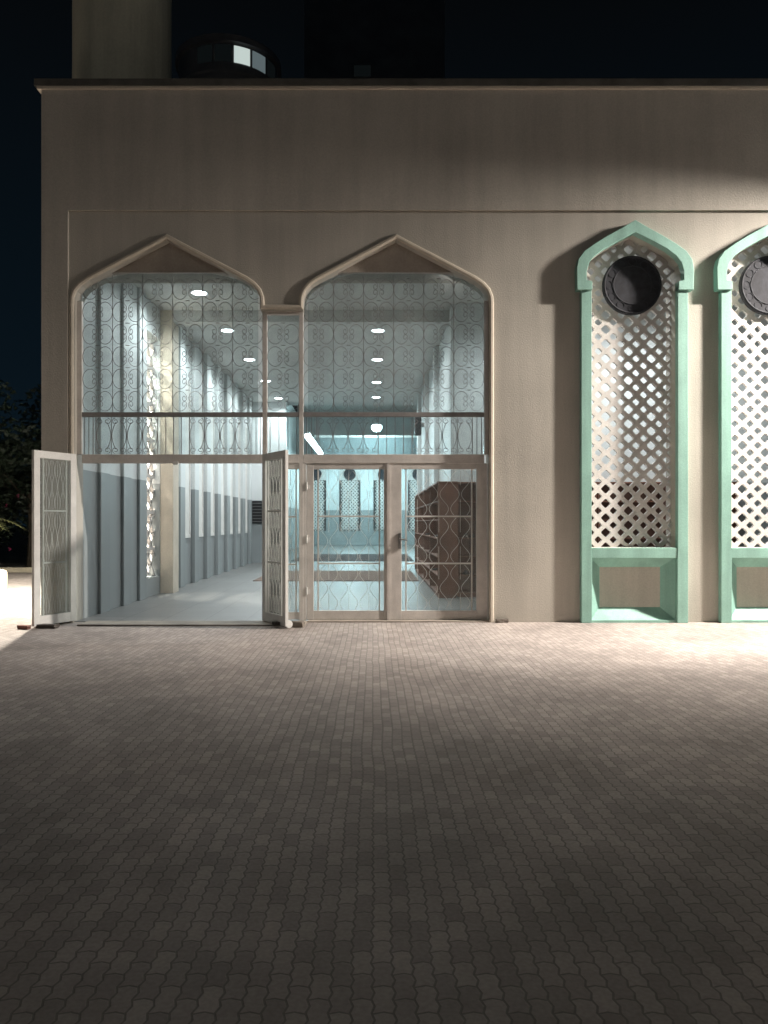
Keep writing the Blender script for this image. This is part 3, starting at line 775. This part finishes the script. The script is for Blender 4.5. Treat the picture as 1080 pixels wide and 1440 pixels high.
stone((1.81, -.05, 0), (.18, .07, .05), 'small stone on the paving at the right foot of the entrance', M['stone'], 8)
# small plate on the rail over the left doorway
MB().box(-2.83, -2.76, YS-.06, YS-.036, 2.22, 2.27).obj('latch_plate', M['whitemetal'], screen)

# ================================================================== LEFT COURTYARD
b = thing('stone_bollard', 'cream rounded stone bollard on the floodlit left yard', 'bollard', (-7.85, 5.3, 0))
MB().lathe([(.22, 0), (.22, .34), (.20, .39), (.15, .42), (0, .43)], -7.85, 5.3, 24).obj('post', M['creamstone'], b, smooth=True)
kb = MB(); kb.box(-16, -4.9, 10.9, 11.1, 0, .14); tag(kb.obj('kerb', M['creamstone'], bevel=.02), kind='structure')
def leaf_cloud(center, rad, n, size, seed, mb=None, shape=1.0):
    rd = random.Random(seed); m = mb or MB()
    cl = [(Vector((rd.gauss(0, .5), rd.gauss(0, .5), rd.gauss(0, .5))), rd.uniform(.25, .5)) for _ in range(22)]
    for i in range(n):
        c, cr = rd.choice(cl)
        d = Vector((rd.gauss(0, 1), rd.gauss(0, 1), rd.gauss(0, 1))).normalized()*cr*(rd.random()**.4)
        p = c+d; p = Vector((center[0]+p.x*rad[0], center[1]+p.y*rad[1], max(.15, center[2]+p.z*rad[2])))
        u = Vector((rd.gauss(0, 1), rd.gauss(0, 1), rd.gauss(0, .6))).normalized(); w = u.cross(Vector((rd.gauss(0, 1), rd.gauss(0, 1), rd.gauss(0, 1)))).normalized()
        s_ = size*rd.uniform(.6, 1.3)
        m.add([p-u*s_, p+w*s_*.4, p+u*s_, p-w*s_*.4], [(0, 1, 2, 3)])
    return m
def bush(x, y, h, r, seed, label, lm=None, name='leafy_tree', cat='tree', n=9000):
    t = thing(name, label, cat, (x, y, 0), 'trees beyond the left yard')
    tr = MB(); rd = random.Random(seed)
    tr.tube([(x, y, 0), (x+.05, y, h*.25), (x-.05, y+.05, h*.5)], .11, 8, r2=.06)
    for k in range(7):
        a = rd.uniform(0, 6.28); z0 = h*rd.uniform(.2, .5)
        tr.tube([(x, y, z0), (x+math.cos(a)*r*.4, y+math.sin(a)*r*.4, z0+h*.18), (x+math.cos(a)*r*.75, y+math.sin(a)*r*.75, z0+h*.4)], .04, 6, r2=.012)
    tr.obj('trunk', M['bark'], t)
    leaf_cloud((x, y, h*.52), (r, r, h*.48), n, .11, seed, None).obj('crown', lm or M['leaf'], t)
    return t
t1 = bush(-10.6, 13.2, 4.6, 1.9, 11, 'dark leafy tree with a few pink blossoms behind the left yard')
rd = random.Random(5); pk = MB()
for i in range(5):
    p = Vector((-10.6+rd.uniform(-1.4, 1.2), 11.5+rd.uniform(0, .6), rd.uniform(.6, 2.6)))
    for k in range(4):
        a = k*1.57+rd.random(); pk.add([p, p+Vector((math.cos(a)*.05, -.02, math.sin(a)*.05)), p+Vector((math.cos(a+.7)*.055, -.03, math.sin(a+.7)*.055))], [(0, 1, 2)])
pk.obj('blossom', M['pink'], t1)
bush(-13.6, 15.5, 6.2, 2.4, 12, 'taller dark tree at the back left of the yard')
bush(-8.2, 17.5, 4.4, 2.0, 13, 'dark tree standing half behind the building corner', M['leaf'])
pl = thing('palm_plant', 'pale green palm with drooping fronds by the left edge of the yard', 'palm', (-10.4, 9.6, 0))
MB().tube([(-10.4, 9.6, 0), (-10.35, 9.6, .8), (-10.4, 9.6, 1.45)], .09, 8, r2=.06).obj('trunk', M['bark'], pl)
for k in range(9):
    a = k*.7+.1; fr = MB()
    L = 1.15; pts = [Vector((-10.4+math.cos(a)*L*u, 9.6+math.sin(a)*L*u, 1.45+.42*u-.62*u*u)) for u in [i/12 for i in range(13)]]
    fr.tube(pts, .012, 5, r2=.004)
    sd = Vector((-math.sin(a), math.cos(a), 0))
    for i in range(1, 13):
        for s_ in (-1, 1):
            q = pts[i]; d = sd*s_*.26*math.sin(.4+2.5*i/13)+Vector((math.cos(a)*.12, math.sin(a)*.12, -.07)); w = (pts[i]-pts[i-1]).normalized()*.02
            fr.add([q-w, q+w, q+d], [(0, 1, 2)])
    fr.obj('frond', M['frond'], pl)

# ================================================================== FAR BUILDINGS BEHIND
tw = thing('round_tower', 'dark round tower behind the mosque with a ring of lit windows at its top', 'tower', (-8.27, 34, 0))
MB().lathe([(2.85, 0), (2.85, 25.7), (2.92, 25.8), (2.92, 25.98), (2.80, 26.0), (2.80, 27.3), (3.0, 27.35), (3.0, 27.7), (0, 28.8)], -8.27, 34, 48).obj('shaft', M['darkwall'], tw)
base = math.atan2(-45, 8.27)
for i, mk in enumerate(('dimwin', 'dimwin', 'litwin', 'halfwin', 'dimwin')):
    a0 = base+R(-36.5+21*i); 
    wn = MB().lathe([(2.83, 26.28), (2.83, 27.2)], -8.27, 34, 6, a0, a0+R(18.2)).obj('window', M[mk], tw)
ab = thing('apartment_block', 'dark flat sided block behind the roof with one dim window', 'building', (-1.0, 52, 0))
MB().box(-5.5, 5.8, 52, 62, 0, 46).obj('wall', M['darkwall'], ab)
wf = MB(); wf.box(-1.66, .0, 51.95, 51.999, 37.2, 38.3)
w_ = wf.obj('window', M['lamphousing'], ab); MB().box(-1.5, -.15, 51.93, 51.949, 37.3, 38.2).obj('pane', M['dimwin'], w_)
